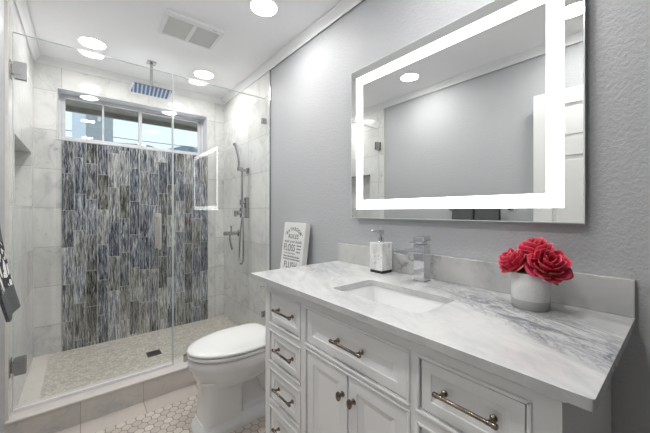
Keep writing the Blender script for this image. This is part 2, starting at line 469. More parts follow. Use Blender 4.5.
# ------------------------------------------------------------------ window
win = thing('window_1', 'wide low white framed sliding window above the mosaic', 'window', (0.425, YB + 0.15, WZ0)); tag(win, kind='structure')
FW = 0.022; WY0, WY1 = YB + 0.125, YB + 0.185
m = MB()
m.box(WX0, WX1, WY0, WY1, WZ0, WZ0 + 0.030, 0.003); m.box(WX0, WX1, WY0, WY1, WZ1 - FW, WZ1, 0.003)
m.box(WX0, WX0 + FW, WY0, WY1, WZ0 + 0.03, WZ1 - FW, 0.003); m.box(WX1 - FW, WX1, WY0, WY1, WZ0 + 0.03, WZ1 - FW, 0.003)
m.build('window_frame', M['vinyl'], win)
m = MB()
m.box(WX0, WX0 + 0.006, YB - 0.004, WY0, WZ0 + 0.01, WZ1 - 0.008); m.box(WX1 - 0.006, WX1, YB - 0.004, WY0, WZ0 + 0.01, WZ1 - 0.008)
m.box(WX0, WX1, YB - 0.004, WY0, WZ1 - 0.008, WZ1); m.box(WX0 - 0.002, WX1 + 0.002, YB - 0.008, WY0, WZ0 - 0.002, WZ0 + 0.010)
m.build('window_jamb', M['vinyl'], win)
def sash(x0, x1, y0, y1, mid):
    z0, z1 = WZ0 + 0.03, WZ1 - FW
    s = MB(); w = 0.026
    s.box(x0, x1, y0, y1, z0, z0 + 0.026, 0.003); s.box(x0, x1, y0, y1, z1 - 0.016, z1, 0.003)
    s.box(x0, x0 + w, y0, y1, z0 + 0.026, z1 - 0.016, 0.003); s.box(x1 - w, x1, y0, y1, z0 + 0.026, z1 - 0.016, 0.003)
    s.box(mid - 0.007, mid + 0.007, y0 + 0.006, y1 - 0.006, z0 + 0.026, z1 - 0.016, 0.002)
    so = s.build('sash', M['vinyl'], win)
    for a, b in ((x0 + w, mid - 0.007), (mid + 0.007, x1 - w)):
        MB().box(a, b, (y0 + y1) / 2 - 0.002, (y0 + y1) / 2 + 0.002, z0 + 0.026, z1 - 0.016).build('pane', M['pane'], so)
    return so
sash(WX0 + FW, 0.440, WY0 + 0.004, WY0 + 0.028, 0.142)
sash(0.414, WX1 - FW, WY0 + 0.030, WY0 + 0.054, 0.713)

# ------------------------------------------------------------------ outside the window
M['eave'] = plain('eave_wood', (0.155, 0.145, 0.12), 0.8, var=0.2)
M['stucco'] = plain('grey_stucco', (0.36, 0.38, 0.375), 0.9, var=0.08)
M['stucco_pale'] = plain('pale_corner_board', (0.64, 0.68, 0.70), 0.8)
def hill_mat():
    n = NT('distant_hill_green')
    f = n.noise(n.pos(), 0.5, 5.0)
    return n.set(n.ramp(f, [(0.3, (0.16, 0.21, 0.20)), (0.7, (0.34, 0.38, 0.37))]), 1.0, spec=0.0)
m = MB()
m.box(-2.5, 3.5, YB + 0.2, 3.90, 2.235, 2.29); m.box(-2.5, 3.5, 3.90, 3.94, 2.185, 2.36)
struct('roof_eave', m, M['eave'], 'dark brown roof eave outside the window', 'eave')
nb = thing('neighboring_building', 'grey building wall seen through the left window panes', 'building', (0.18, 8.0, 0))
MB().box(0.055, 0.52, 8.0, 11.0, -0.4, 5.6).build('wall', M['stucco'], nb)
MB().box(-0.17, 0.055, 7.97, 8.3, -0.4, 5.6).build('corner_board', M['stucco_pale'], nb)
MB().box(0.25, 0.30, 7.9, 8.0, 3.1, 3.22).build('wall_lamp', M['stucco_pale'], nb)
xs = [-50 + 2.5 * i for i in range(61)]
rows = []
for k, yy in enumerate((60, 64, 72, 84)):
    rows.append([Vector((x, yy, (0, 12.6, 14.3, 15.0)[k] + (0 if k == 0 else 1.1 * math.sin(x * 0.11) + 0.7 * math.sin(x * 0.31 + 1) + 0.5 * math.sin(x * 0.83)))) for x in xs])
struct('hill', MB().loft(rows, False, False, closed=False), hill_mat(), 'low hazy green hill line beyond the window', 'hill', smooth=80)
wire = [Vector((-8 + 0.8 * i, 13.0 + 0.1 * i, 4.05 + 0.004 * (i - 10) ** 2)) for i in range(26)]
tag(MB().tube(wire, 0.013, 6).build('utility_wire', M['dark']), 'thin black utility wire across the sky outside the window', 'wire')

# ------------------------------------------------------------------ ceiling lights
def ceiling_light(x, y, label):
    t = thing('recessed_light', label, 'ceiling light', (x, y, ZC), 'recessed ceiling lights')
    MB().lathe([(0.081, 0.0), (0.080, 0.003), (0.076, 0.0045), (0.0745, 0.0045), (0.074, 0.001)], (x, y, ZC), (0, 0, -1), 40, True, True).build('trim_ring', M['trim_white'], t, smooth=40)
    MB().lathe([(0.0742, 0.001), (0.0742, 0.0042), (0.060, 0.006), (0.030, 0.0068)], (x, y, ZC), (0, 0, -1), 40).build('diffuser', M['lamp'], t, smooth=40)
    return t
ceiling_light(0.055, 2.691, 'lit round recessed ceiling light over the left side of the shower')
ceiling_light(0.826, 2.691, 'lit round recessed ceiling light over the right side of the shower')
ceiling_light(0.826, 1.578, 'lit round recessed ceiling light by the crown moulding, right of the vent')
ceiling_light(0.055, 1.578, 'lit round ceiling light mirrored in the upper left of the mirror')
ceiling_light(0.826, 0.430, 'lit round ceiling light above the near end of the vanity')
ceiling_light(0.055, 0.430, 'lit round ceiling light mirrored at the mirror\'s upper right corner')

# ------------------------------------------------------------------ ceiling vent
vt = thing('ceiling_vent', 'white rectangular double grille exhaust vent on the ceiling', 'vent', (0.56, 2.085, ZC))
vx0, vx1, vy0, vy1 = 0.385, 0.735, 1.945, 2.225
g = [(vx0 + 0.022, 0.548), (0.572, vx1 - 0.022)]
gy0, gy1 = vy0 + 0.045, vy1 - 0.020
m = MB()
zb, zt = ZC - 0.018, ZC
m.box(vx0, vx1, vy0, gy0, zb, zt, 0.004); m.box(vx0, vx1, gy1, vy1, zb, zt, 0.004)
m.box(vx0, g[0][0], gy0, gy1, zb, zt); m.box(g[0][1], g[1][0], gy0, gy1, zb, zt); m.box(g[1][1], vx1, gy0, gy1, zb, zt)
m.build('cover_frame', M['trim_white'], vt)
for a, b in g:
    q = MB().box(a, b, gy0, gy1, ZC - 0.006, ZC - 0.001).build('grille', M['grille_dark'], vt)
    s = MB()
    k = gy0 + 0.004
    while k < gy1 - 0.004:
        s.box(a, b, k, k + 0.006, ZC - 0.014, ZC - 0.006); k += 0.011
    s.build('slats', M['grille'], q)
MB().box(0.66, 0.69, vy0 + 0.018, vy0 + 0.026, zb - 0.001, zb).build('sensor', M['grille_dark'], vt)

# ------------------------------------------------------------------ shower glass
gd = thing('shower_door', 'frameless clear glass shower door hinged on the left wall', 'shower door', (0.1, YG, CZ + 0.012))
XJ = 0.477
MB().box(XL + 0.020, XJ - 0.0050, YG - 0.004, YG + 0.004, CZ + 0.012, 2.115).build('glass', M['glass'], gd)
MB().box(XJ - 0.0050, XJ - 0.0015, YG - 0.004, YG + 0.004, CZ + 0.012, 2.115).build('polished_edge', M['edge'], gd)
m = MB(); m.box(XL + 0.020, XJ - 0.0050, YG - 0.004, YG + 0.004, 2.115, 2.118); m.box(XL + 0.017, XL + 0.020, YG - 0.004, YG + 0.004, CZ + 0.012, 2.118)
m.build('glass_rim', M['edge'], gd)
MB().box(XL + 0.02, XJ - 0.004, YG - 0.006, YG + 0.006, CZ + 0.002, CZ + 0.016).build('bottom_seal', M['trim_white'], gd)
for z in (1.92, 0.374):
    h = MB()
    h.box(XL + 0.024, XL + 0.070, YG - 0.016, YG - 0.004, z - 0.045, z + 0.045, 0.002)
    h.box(XL + 0.024, XL + 0.070, YG + 0.004, YG + 0.016, z - 0.045, z + 0.045, 0.002)
    h.box(XL + TL, XL + TL + 0.006, YG - 0.028, YG + 0.028, z - 0.045, z + 0.045, 0.002)
    h.box(XL + TL + 0.006, XL + 0.024, YG - 0.013, YG + 0.013, z - 0.026, z + 0.026, 0.002)
    ho = h.build('hinge', M['steel'], gd)
    MB().box(XL + 0.022, XL + 0.050, YG - 0.019, YG - 0.016, z - 0.024, z + 0.024, 0.001).build('knuckle_cover', M['steel'], ho)
hp = MB()
for s in (-1, 1):
    y = YG + s * 0.045
    hp.tube([(0.388, YG + s * 0.004, 0.965), (0.388, y - s * 0.012, 0.965), (0.388, y, 0.958), (0.388, y, 0.94)][:3] , 0.0085, 12)
    hp.tube([(0.388, YG + s * 0.004, 1.142), (0.388, y - s * 0.012, 1.142), (0.388, y, 1.149)], 0.0085, 12)
    hp.tube([(0.388, y, 0.935), (0.388, y, 0.95), (0.388, y, 1.157), (0.388, y, 1.172)], [0.008, 0.0115, 0.0115, 0.008], 14)
hp.build('pull_handle', plain('brushed_nickel', (0.74, 0.72, 0.68), 0.34, 1.0), gd, smooth=40)

gp = thing('glass_panel', 'fixed clear glass shower panel beside the toilet', 'glass panel', (0.83, YG, CZ + 0.002))
MB().box(XJ + 0.0040, XR - TR - 0.003, YG - 0.004, YG + 0.004, CZ + 0.004, 2.115).build('glass', M['glass'], gp)
MB().box(XJ + 0.0005, XJ + 0.0040, YG - 0.004, YG + 0.004, CZ + 0.004, 2.115).build('polished_edge', M['edge'], gp)
m = MB(); m.box(XJ + 0.0040, XR - TR - 0.003, YG - 0.004, YG + 0.004, 2.115, 2.118); m.box(XR - TR - 0.003, XR - TR, YG - 0.004, YG + 0.004, CZ + 0.004, 2.118)
m.build('glass_rim', M['edge'], gp)
for z in (1.93, 0.334):
    MB().box(XR - TR - 0.045, XR - TR, YG - 0.011, YG + 0.011, z - 0.022, z + 0.022, 0.002).build('wall_clip', M['steel'], gp)
MB().box(0.545, 0.590, YG - 0.011, YG + 0.011, CZ, CZ + 0.045, 0.002).build('curb_clip', M['steel'], gp)

# ------------------------------------------------------------------ rain shower head
rx, ry, rz = 0.43, 2.74, 2.152
def rain_mat():
    n = NT('blue_striped_spray_plate')  # blue base crossed by evenly spaced pale stripes
    x, y, z = n.xyz()
    w = n.math('FRACT', n.math('MULTIPLY', n.math('ADD', x, n.math('MULTIPLY', y, -0.1)), 36.0))
    c = n.mix(n.math('LESS_THAN', w, 0.42), (0.03, 0.14, 0.50), (0.80, 0.88, 0.96))
    return n.set(c, 0.4, spec=0.2)
rh = thing('rain_shower_head', 'rectangular ceiling shower head with blue striped underside', 'shower head', (rx, ry, rz))
MB().box(rx - 0.135, rx + 0.135, ry - 0.105, ry + 0.105, rz, rz + 0.009, 0.003).build('head_plate', M['chrome'], rh)
MB().box(rx - 0.130, rx + 0.130, ry - 0.100, ry + 0.100, rz - 0.003, rz).build('spray_plate', rain_mat(), rh)
MB().lathe([(0.016, 0.0), (0.016, 0.02), (0.011, 0.028), (0.011, ZC - rz - 0.020)], (rx, ry, rz + 0.009), (0, 0, 1), 16).build('arm', M['steel'], rh, smooth=40)
MB().box(rx - 0.032, rx + 0.032, ry - 0.032, ry + 0.032, ZC - 0.012, ZC, 0.002).build('flange', M['steel'], rh)

# ------------------------------------------------------------------ hand shower and mixer on the right shower wall
hx = XR - TR
hs = thing('hand_shower', 'slim metal hand shower on a riser bar with looping hose', 'hand shower', (hx, 2.567, 1.10))
bx_ = hx - 0.062
m = MB(); m.lathe([(0.010, 0), (0.010, 0.38)], (bx_, 2.565, 1.20), (0, 0, 1), 14); m.build('riser_bar', M['steel'], hs, smooth=40)
m = MB(); m.box(hx - 0.012, hx, 2.540, 2.592, 1.530, 1.582, 0.003); m.box(bx_ - 0.014, hx - 0.012, 2.553, 2.577, 1.546, 1.568, 0.003)
m.box(bx_ - 0.042, bx_ - 0.010, 2.550, 2.580, 1.548, 1.585, 0.004)
m.build('wall_bracket', M['steel'], hs)
m = MB()
m.tube([(bx_ - 0.030, 2.565, 1.560), (bx_ - 0.030, 2.565, 1.62), (bx_ - 0.034, 2.568, 1.67), (bx_ - 0.044, 2.575, 1.74), (bx_ - 0.058, 2.585, 1.80)], [0.009, 0.012, 0.011, 0.014, 0.015], 14)
m.lathe([(0.015, 0), (0.017, 0.004), (0.017, 0.012), (0.0, 0.013)], (bx_ - 0.058, 2.580, 1.785), (-0.75, -0.4, -0.2), 18)
m.build('spray_wand', M['steel'], hs, smooth=50)
m = MB(); m.box(hx - 0.035, hx, 2.545, 2.590, 1.12, 1.31, 0.004); m.box(bx_ - 0.016, hx - 0.03, 2.548, 2.586, 1.125, 1.215, 0.006)
m.build('mixer_body', M['steel'], hs)
for z in (1.17, 1.27):
    m = MB(); m.lathe([(0.016, 0), (0.020, 0.004), (0.020, 0.032), (0.014, 0.036)], (bx_ - 0.012 if z < 1.2 else hx - 0.035, 2.567, z), (-1, 0, 0), 18)
    m.box(bx_ - 0.075 if z < 1.2 else bx_ - 0.02, bx_ - 0.045 if z < 1.2 else bx_ - 0.005, 2.560, 2.574, z - 0.034, z + 0.02, 0.003)
    m.build('knob', M['steel'], hs, smooth=40)
hose = []
for i in range(41):
    t = i / 40.0
    if t < 0.42: z = 1.12 - (1.12 - 0.76) * (t / 0.42)
    elif t > 0.58: z = 0.76 + (1.17 - 0.76) * ((t - 0.58) / 0.42)
    else: z = 0.76 - 0.055 * math.sin(PI * (t - 0.42) / 0.16)
    w = 0.045 * (math.sin(PI * min(1, max(0, t))) ** 0.6)
    yy = 2.555 + (w if t < 0.5 else -w) * (1 if abs(t - 0.5) > 0.08 else abs(t - 0.5) / 0.08)
    hose.append((bx_ - 0.002 - 0.01 * math.sin(PI * t), yy, z))
MB().tube(hose, 0.0075, 10).build('hose', M['steel'], hs, smooth=60)

sv = thing('shower_valve', 'metal lever valve left of the hand shower hose', 'shower valve', (hx, 2.79, 0.97))
m = MB(); m.lathe([(0.032, 0), (0.032, 0.006), (0.017, 0.010), (0.017, 0.10), (0.020, 0.105), (0.020, 0.140), (0.015, 0.145)], (hx, 2.79, 0.97), (-1, 0, 0), 20)
m.build('body', M['steel'], sv, smooth=40)
m = MB(); m.lathe([(0.007, 0), (0.007, 0.045), (0.010, 0.047), (0.010, 0.058)], (hx - 0.075, 2.79, 0.985), (0, 0, 1), 12); m.build('stem_knob', M['steel'], sv, smooth=40)
m = MB(); m.tube([(hx - 0.085, 2.79, 0.955), (hx - 0.088, 2.788, 0.91), (hx - 0.078, 2.785, 0.86), (hx - 0.066, 2.78, 0.815)], [0.008, 0.010, 0.010, 0.012], 12); m.build('lever', M['steel'], sv, smooth=40)

dr = tag(MB().box(0.388, 0.486, 2.628, 2.724, ZS, ZS + 0.003, 0.001).build('floor_drain', plain('drain_steel', (0.13, 0.13, 0.13), 0.35, 0.9)), 'small square dark metal drain in the shower floor', 'drain')
m = MB()
for k in range(6): m.box(0.397, 0.477, 2.640 + 0.013 * k, 2.645 + 0.013 * k, ZS + 0.003, ZS + 0.0035)
m.build('slot', M['dark'], dr)

# ------------------------------------------------------------------ toilet (faces -x)
TY = 1.653
def egg(xf, xb, hw, z, n=48, pf=2.0, pb=3.4, split=0.55):
    xc = xf + (xb - xf) * split
    out = []
    for k in range(n):
        a = 2 * PI * k / n
        c, s = math.cos(a), math.sin(a)
        p = pb if c > 0 else pf
        e = 2.0 / p
        L = (xb - xc) if c > 0 else (xc - xf)
        ey = 2.0 / (pb if c > 0 else pf)
        out.append(Vector((xc + L * math.copysign(abs(c) ** e, c), TY + hw * math.copysign(abs(s) ** ey, s), z)))
    return out
to = thing('toilet', 'white two-piece toilet with closed lid beside the vanity', 'toilet', (0.8, TY, 0))
m = MB()
sq = dict(pf=5.0, pb=8.0, split=0.4)
m.loft([egg(0.452, 1.02, 0.102, 0.0, **sq), egg(0.452, 1.02, 0.102, 0.030, **sq), egg(0.458, 1.015, 0.097, 0.038, **sq), egg(0.462, 1.01, 0.093, 0.050, **sq), egg(0.470, 1.005, 0.088, 0.058, **sq), egg(0.474, 1.00, 0.085, 0.072, **sq)])
m.build('base', M['ceramic'], to, smooth=50)
m = MB()
sq2 = dict(pf=4.0, pb=9.0, split=0.45)
m.loft([egg(0.476, 0.700, 0.090, 0.060, **sq2), egg(0.486, 0.698, 0.085, 0.12, **sq2), egg(0.490, 0.698, 0.085, 0.20, **sq2), egg(0.484, 0.71, 0.092, 0.25, **sq2), egg(0.470, 0.74, 0.11, 0.29, **sq2)])
sq3 = dict(pf=4, pb=6, split=0.5)
m.loft([egg(0.66, 1.0, 0.050, 0.060, **sq3), egg(0.66, 1.0, 0.036, 0.11, **sq3), egg(0.66, 1.0, 0.036, 0.30, **sq3), egg(0.66, 1.02, 0.085, 0.37, **sq3)])
m.tube([(0.74, TY - 0.02, 0.30), (0.79, TY - 0.03, 0.27), (0.84, TY - 0.036, 0.215), (0.86, TY - 0.036, 0.15), (0.90, TY - 0.034, 0.10), (0.97, TY - 0.03, 0.085)], [0.045, 0.046, 0.042, 0.040, 0.038, 0.034], 14)
m.build('pedestal', M['ceramic'], to, smooth=50)
m = MB()
m.loft([egg(0.50, 0.80, 0.080, 0.225), egg(0.485, 0.84, 0.108, 0.245), egg(0.462, 0.90, 0.140, 0.285), egg(0.444, 0.95, 0.163, 0.325), egg(0.434, 0.985, 0.176, 0.352),
        egg(0.428, 1.0, 0.181, 0.360), egg(0.428, 1.0, 0.181, 0.396), egg(0.433, 0.995, 0.176, 0.404), egg(0.445, 0.985, 0.165, 0.408)])
m.box(0.93, 1.165, TY - 0.11, TY + 0.11, 0.33, 0.408, 0.015)
m.build('bowl', M['ceramic'], to, smooth=55)
m = MB()
sp = dict(pb=4.5, split=0.58)
m.loft([egg(0.430, 0.895, 0.176, 0.411, **sp), egg(0.424, 0.90, 0.181, 0.416, **sp), egg(0.424, 0.90, 0.181, 0.424, **sp), egg(0.430, 0.895, 0.177, 0.430, **sp)])
m.build('seat', M['seat'], to, smooth=50)
m = MB()
m.loft([egg(0.430, 0.90, 0.176, 0.4335, **sp), egg(0.424, 0.905, 0.181, 0.437, **sp), egg(0.424, 0.905, 0.181, 0.444, **sp), egg(0.430, 0.90, 0.177, 0.450, **sp), egg(0.455, 0.885, 0.155, 0.4545, **sp), egg(0.52, 0.83, 0.10, 0.457, **sp)])
m.build('lid', M['seat'], to, smooth=60)
for s in (-1, 1): MB().box(0.885, 0.935, TY + s * 0.075 - 0.016, TY + s * 0.075 + 0.016, 0.408, 0.440, 0.005).build('seat_hinge', M['seat'], to)
m = MB(); m.loft([[Vector((x, y, z)) for x, y in ((0.992 + i, 1.445 + i), (1.176, 1.445 + i), (1.176, 1.861 - i), (0.992 + i, 1.861 - i))] for z, i in ((0.408, 0.02), (0.44, 0.004), (0.738, 0.0))])
m.build('tank', M['ceramic'], to)
MB().box(0.982, 1.180, 1.436, 1.870, 0.738, 0.768, 0.006).build('tank_lid', M['ceramic'], to)
m = MB(); m.lathe([(0.014, 0), (0.014, 0.012), (0.008, 0.016)], (0.992, 1.82, 0.665), (-1, 0, 0), 16)
m.tube([(0.976, 1.82, 0.665), (0.970, 1.85, 0.662), (0.968, 1.895, 0.655)], [0.006, 0.007, 0.009], 10)
m.build('flush_lever', M['chrome'], to, smooth=40)

# ------------------------------------------------------------------ wall sign on the toilet tank
lean = math.atan2(0.044, 0.335)
sgT, sgW, sgH = 0.040, 0.262, 0.335
sign = thing('block_sign', 'white wooden sign block with grey lettering leaning on the wall above the toilet', 'sign', (1.092, 1.716, 0.7738))
sgn_m = plain('sign_white_paint', (0.72, 0.72, 0.71), 0.6, var=0.04)
SR = Matrix.Rotation(lean, 4, 'Y')
b = MB().box(0, sgT, -sgW / 2, sgW / 2, 0, sgH, 0.002)
sb = b.build('board', sgn_m, None); sb.parent = sign; sb.matrix_local = SR
txt_m = plain('sign_grey_print', (0.17, 0.17, 0.175), 0.7)
def text_mesh(bm, s, size, yc, z, bold=0.0, rot=0.0, sx=1.0):
    """letters on the sign's front face (x = 0, seen from -x): reading direction is -y"""
    cu = bpy.data.curves.new('lettering', 'FONT'); cu.body = s; cu.size = size; cu.align_x = 'CENTER'; cu.align_y = 'CENTER'
    cu.extrude = 0.0004; cu.offset = bold; cu.space_character = 1.14
    o = bpy.data.objects.new('lettering', cu); COL.objects.link(o)
    bpy.context.view_layer.update()
    me = bpy.data.meshes.new_from_object(o.evaluated_get(bpy.context.evaluated_depsgraph_get()))
    T = Matrix(((0, 0, -1, -0.0006), (-1, 0, 0, yc), (0, 1, 0, z), (0, 0, 0, 1))) @ Matrix.Rotation(rot, 4, 'Z') @ Matrix.Diagonal((sx, 1, 1, 1))
    me.transform(T)
    bm.from_mesh(me)
    bpy.data.objects.remove(o); bpy.data.meshes.remove(me); bpy.data.curves.remove(cu)
m = MB()
word = 'BATHROOM'
for i, chx in enumerate(word):
    a = (i - 3.5) * 0.205
    text_mesh(m.bm, chx, 0.034, -math.sin(a) * 0.125, 0.165 + math.cos(a) * 0.125, 0.0008, -a, 0.85)
text_mesh(m.bm, 'RULES', 0.042, 0.0, 0.237, 0.0008, 0, 0.98)
text_mesh(m.bm, 'wash your hands', 0.027, 0.0, 0.203, 0.0003)
text_mesh(m.bm, 'FLOSS', 0.066, 0.037, 0.158, 0.0010, 0, 0.72)
text_mesh(m.bm, 'FLUSH', 0.062, 0.005, 0.040, 0.0012, 0, 0.82)
def dashes(z, y0, y1, h, wmin, wmax, gap):
    y = y0
    while y > y1 + wmin:
        w = random.uniform(wmin, wmax); w = min(w, y - y1)
        m.box(-0.0008, 0.0, y - w, y, z - h / 2, z + h / 2); y -= w + gap
for z in (0.178, 0.157, 0.136): dashes(z, -0.052, -0.108, 0.009, 0.010, 0.018, 0.005)
dashes(0.121, 0.095, -0.04, 0.006, 0.008, 0.02, 0.005)
for z in (0.100, 0.082): dashes(z, 0.10, -0.105, 0.010, 0.006, 0.016, 0.006)
for k in (1, -1): m.box(-0.0008, 0, k * 0.105 - 0.006, k * 0.105 + 0.006, 0.250, 0.254)
lt = m.build('lettering', txt_m, None); lt.parent = sign; lt.matrix_local = SR

# ------------------------------------------------------------------ vanity cabinet
FX = 0.655                               # face frame front
VY0, VY1, VZ0, VZ1 = 0.140, 1.236, 0.10, 0.871
va = thing('vanity_cabinet', 'white vanity cabinet with drawers and two doors under marble top', 'vanity', (0.92, 0.69, 0))
LC, CC, RC = (0.957, 1.188), (0.462, 0.912), (0.194, 0.425)     # columns (y ranges)
rowz = [(0.690, 0.818), (0.519, 0.647), (0.348, 0.476), (0.177, 0.305)]
m = MB()
fx1 = FX + 0.020
for a, b_ in ((VY0, RC[0]), (RC[1], CC[0]), (CC[1], LC[0]), (LC[1], VY1)): m.box(FX, fx1, a, b_, VZ0, VZ1)
for a, b_ in (RC, LC):
    zs = [VZ1] + [v for r in rowz for v in (r[1], r[0])] + [VZ0]
    for i in range(0, len(zs), 2): m.box(FX, fx1, a, b_, zs[i + 1], zs[i])
m.box(FX, fx1, CC[0], CC[1], 0.818, VZ1); m.box(FX, fx1, CC[0], CC[1], 0.662, 0.690); m.box(FX, fx1, CC[0], CC[1], VZ0, 0.135)
# side panels, back, bottom
m.box(fx1, XR - 0.004, VY0, VY0 + 0.018, VZ0, VZ1); m.box(fx1, XR - 0.004, VY1 - 0.018, VY1, VZ0, VZ1)
m.box(XR - 0.016, XR - 0.004, VY0 + 0.018, VY1 - 0.018, VZ0, VZ1); m.box(fx1, XR - 0.016, VY0 + 0.018, VY1 - 0.018, VZ0, VZ0 + 0.018)
# cove under the top
m.box(FX - 0.010, FX, VY0 - 0.010, VY1 + 0.010, 0.852, 0.871, 0.006)
m.box(FX, XR - 0.004, VY0 - 0.010, VY0, 0.852, 0.871, 0.004); m.box(FX, XR - 0.004, VY1, VY1 + 0.010, 0.852, 0.871, 0.004)
m.build('carcass', M['cabinet'], va)
# beads round each opening
m = MB()
def bead(y0, y1, z0, z1, w=0.009, d=0.006):
    g = 0.0005; h = d * 0.7
    m.box(FX - h, FX, y0 - w, y0 - g, z0 - w, z1 + w, 0.002); m.box(FX - h, FX, y1 + g, y1 + w, z0 - w, z1 + w, 0.002)
    m.box(FX - h, FX, y0 - w, y1 + w, z1 + g, z1 + w, 0.0025); m.box(FX - d, FX, y0 - w, y1 + w, z0 - w - 0.001, z0 - g, 0.003)
for c in (LC, RC):
    for r in rowz: bead(*c, *r)
bead(*CC, *rowz[0])
bead(CC[0], CC[1], 0.135, 0.662)
m.build('bead_moulding', M['cabinet'], va, smooth=50)
for y in (VY0 + 0.03, VY1 - 0.03):
    for x in (FX + 0.03, XR - 0.05):
        MB().loft([[Vector((x + sx * r, y + sy * r, z)) for sx, sy in ((-1, -1), (1, -1), (1, 1), (-1, 1))] for z, r in ((0, 0.020), (VZ0, 0.028))]).build('foot', M['cabinet'], va)

def panel_front(y0, y1, z0, z1, frame=0.026, bev=0.017, depth=0.0075, lip=0.0015):
    """slab with a mitred recessed field; front at FX + lip"""
    g = 0.0030
    y0 += g; y1 -= g; z0 += g; z1 -= g
    x = FX + lip
    def ring(i, xx): return [Vector((xx, a, b)) for a, b in ((y0 + i, z0 + i), (y1 - i, z0 + i), (y1 - i, z1 - i), (y0 + i, z1 - i))]
    q = MB()
    q.loft([ring(0, FX + 0.019), ring(0, x + 0.001), ring(0.001, x), ring(frame, x), ring(frame + 0.002, x + 0.003), ring(frame + bev, x + depth)])
    return q
def pull(y, z, parent, lab=None):
    q = MB(); x0 = FX + 0.0015; xb = FX - 0.0225
    for s in (-1, 1):
        q.lathe([(0.0080, 0.0), (0.0080, 0.003), (0.0045, 0.007), (0.0045, 0.016), (0.0055, 0.021)], (x0, y + s * 0.0535, z), (-1, 0, 0), 14)
    k_ = 0.86; pts = [(-0.070, 0.0055), (-0.068, 0.0072), (-0.060, 0.0072), (-0.0595, 0.0062), (-0.047, 0.0062), (-0.046, 0.0054), (0.046, 0.0054), (0.047, 0.0062), (0.0595, 0.0062), (0.060, 0.0072), (0.068, 0.0072), (0.070, 0.0055)]
    q.lathe([(r * k_, d) for d, r in pts], (xb, y, z), (0, 1, 0), 14)
    o = q.build('pull_handle', M['bronze'], parent, smooth=40)
    o['label'] = 'bronze bar pull'
    return o
def knob(y, z, parent):
    q = MB(); q.lathe([(0.009, 0), (0.009, 0.003), (0.005, 0.008), (0.005, 0.016)], (FX + 0.0015, y, z), (-1, 0, 0), 14)
    q.lathe([(0.006, 0.013), (0.0105, 0.016), (0.0125, 0.020), (0.0115, 0.024), (0.007, 0.027)], (FX + 0.0015, y, z), (-1, 0, 0), 20, sx=0.8, sy=1.25)
    o = q.build('knob', M['bronze'], parent, smooth=40); o['label'] = 'oval bronze knob'
    return o
for c in (LC, RC):
    for r in rowz:
        d = panel_front(*c, *r).build('drawer', M['cabinet'], va)
        MB().box(FX + 0.021, FX + 0.36, c[0] + 0.012, c[1] - 0.012, r[0] + 0.012, r[1] - 0.03).build('drawer_box', M['cab_inside'], d)
        pull((c[0] + c[1]) / 2 - (0.010 if c is LC else 0.003), (r[0] + r[1]) / 2 + 0.005, d)
d = panel_front(*CC, *rowz[0], frame=0.030, bev=0.020).build('drawer', M['cabinet'], va)
pull(0.680, 0.757, d)
for (a, b_), ky in (((0.688, CC[1]), 0.711), ((CC[0], 0.688), 0.660)):
    d = panel_front(a, b_, 0.135, 0.662, frame=0.038, bev=0.022).build('door', M['cabinet'], va)
    knob(ky, 0.590, d)

# ------------------------------------------------------------------ countertop
def rrect(x0, x1, y0, y1, r, z, n=6):
    out = []
    for cx, cy, a0 in ((x1 - r, y1 - r, 0), (x0 + r, y1 - r, 90), (x0 + r, y0 + r, 180), (x1 - r, y0 + r, 270)):
        for k in range(n + 1):
            a = math.radians(a0 + 90 * k / n)
            out.append(Vector((cx + r * math.cos(a), cy + r * math.sin(a), z)))
    return out
ZT, ZB = 0.892, 0.871
SX0, SX1, SY0, SY1 = 0.737, 0.957, 0.484, 0.862
m = MB(); bm = m.bm
def ring_edges(pts):
    v = [bm.verts.new(p) for p in pts]
    return [bm.edges.new((v[i], v[(i + 1) % len(v)])) for i in range(len(v))]
e = ring_edges(rrect(0.616, XR - 0.001, 0.091, 1.311, 0.006, ZB, 3)) + ring_edges(rrect(SX0, SX1, SY0, SY1, 0.022, ZB))
bmesh.ops.triangle_fill(bm, use_beauty=True, edges=e)
f = bm.faces[:]
r = bmesh.ops.extrude_face_region(bm, geom=f)
bmesh.ops.translate(bm, vec=(0, 0, ZT - ZB), verts=[v for v in r['geom'] if isinstance(v, bmesh.types.BMVert)])
ct = thing('countertop', 'white grey-veined marble countertop on the vanity with rectangular sink cutout', 'countertop', (0.9, 0.70, ZB))
so = m.build('slab', M['counter'], ct)
bv = so.modifiers.new('edge_round', 'BEVEL'); bv.width = 0.008; bv.segments = 3; bv.limit_method = 'ANGLE'; bv.angle_limit = math.radians(60)
tag(MB().box(XR - 0.021, XR - 0.001, 0.091, 1.311, ZT, ZT + 0.104, 0.002).build('backsplash', M['splash'], origin=(XR - 0.011, 0.701, ZT)), 'low grey-veined marble backsplash along the wall behind the sink', 'backsplash')

# ------------------------------------------------------------------ sink
sk = thing('sink', 'white rectangular undermount sink basin in the marble counter', 'sink', (0.847, 0.673, 0.75))
m = MB(); E_ = 0.004
def sr(i, z, r=0.024): return rrect(SX0 - E_ + i, SX1 + E_ - i, SY0 - E_ + i, SY1 + E_ - i, max(0.012, r), z)
m.loft([sr(-0.018, ZB - 0.014), sr(-0.018, ZB - 0.0005), sr(0.0, ZB - 0.0005), sr(0.004, ZB - 0.012), sr(0.010, 0.775, 0.030), sr(0.022, 0.752, 0.03), sr(0.050, 0.745, 0.03)], False, True)
m.build('basin', M['ceramic'], sk, smooth=55)
m = MB(); m.lathe([(0.022, 0), (0.022, 0.003), (0.016, 0.004), (0.014, 0.0025)], (0.87, 0.673, 0.745), (0, 0, 1), 20); m.build('drain', M['chrome'], sk, smooth=40)

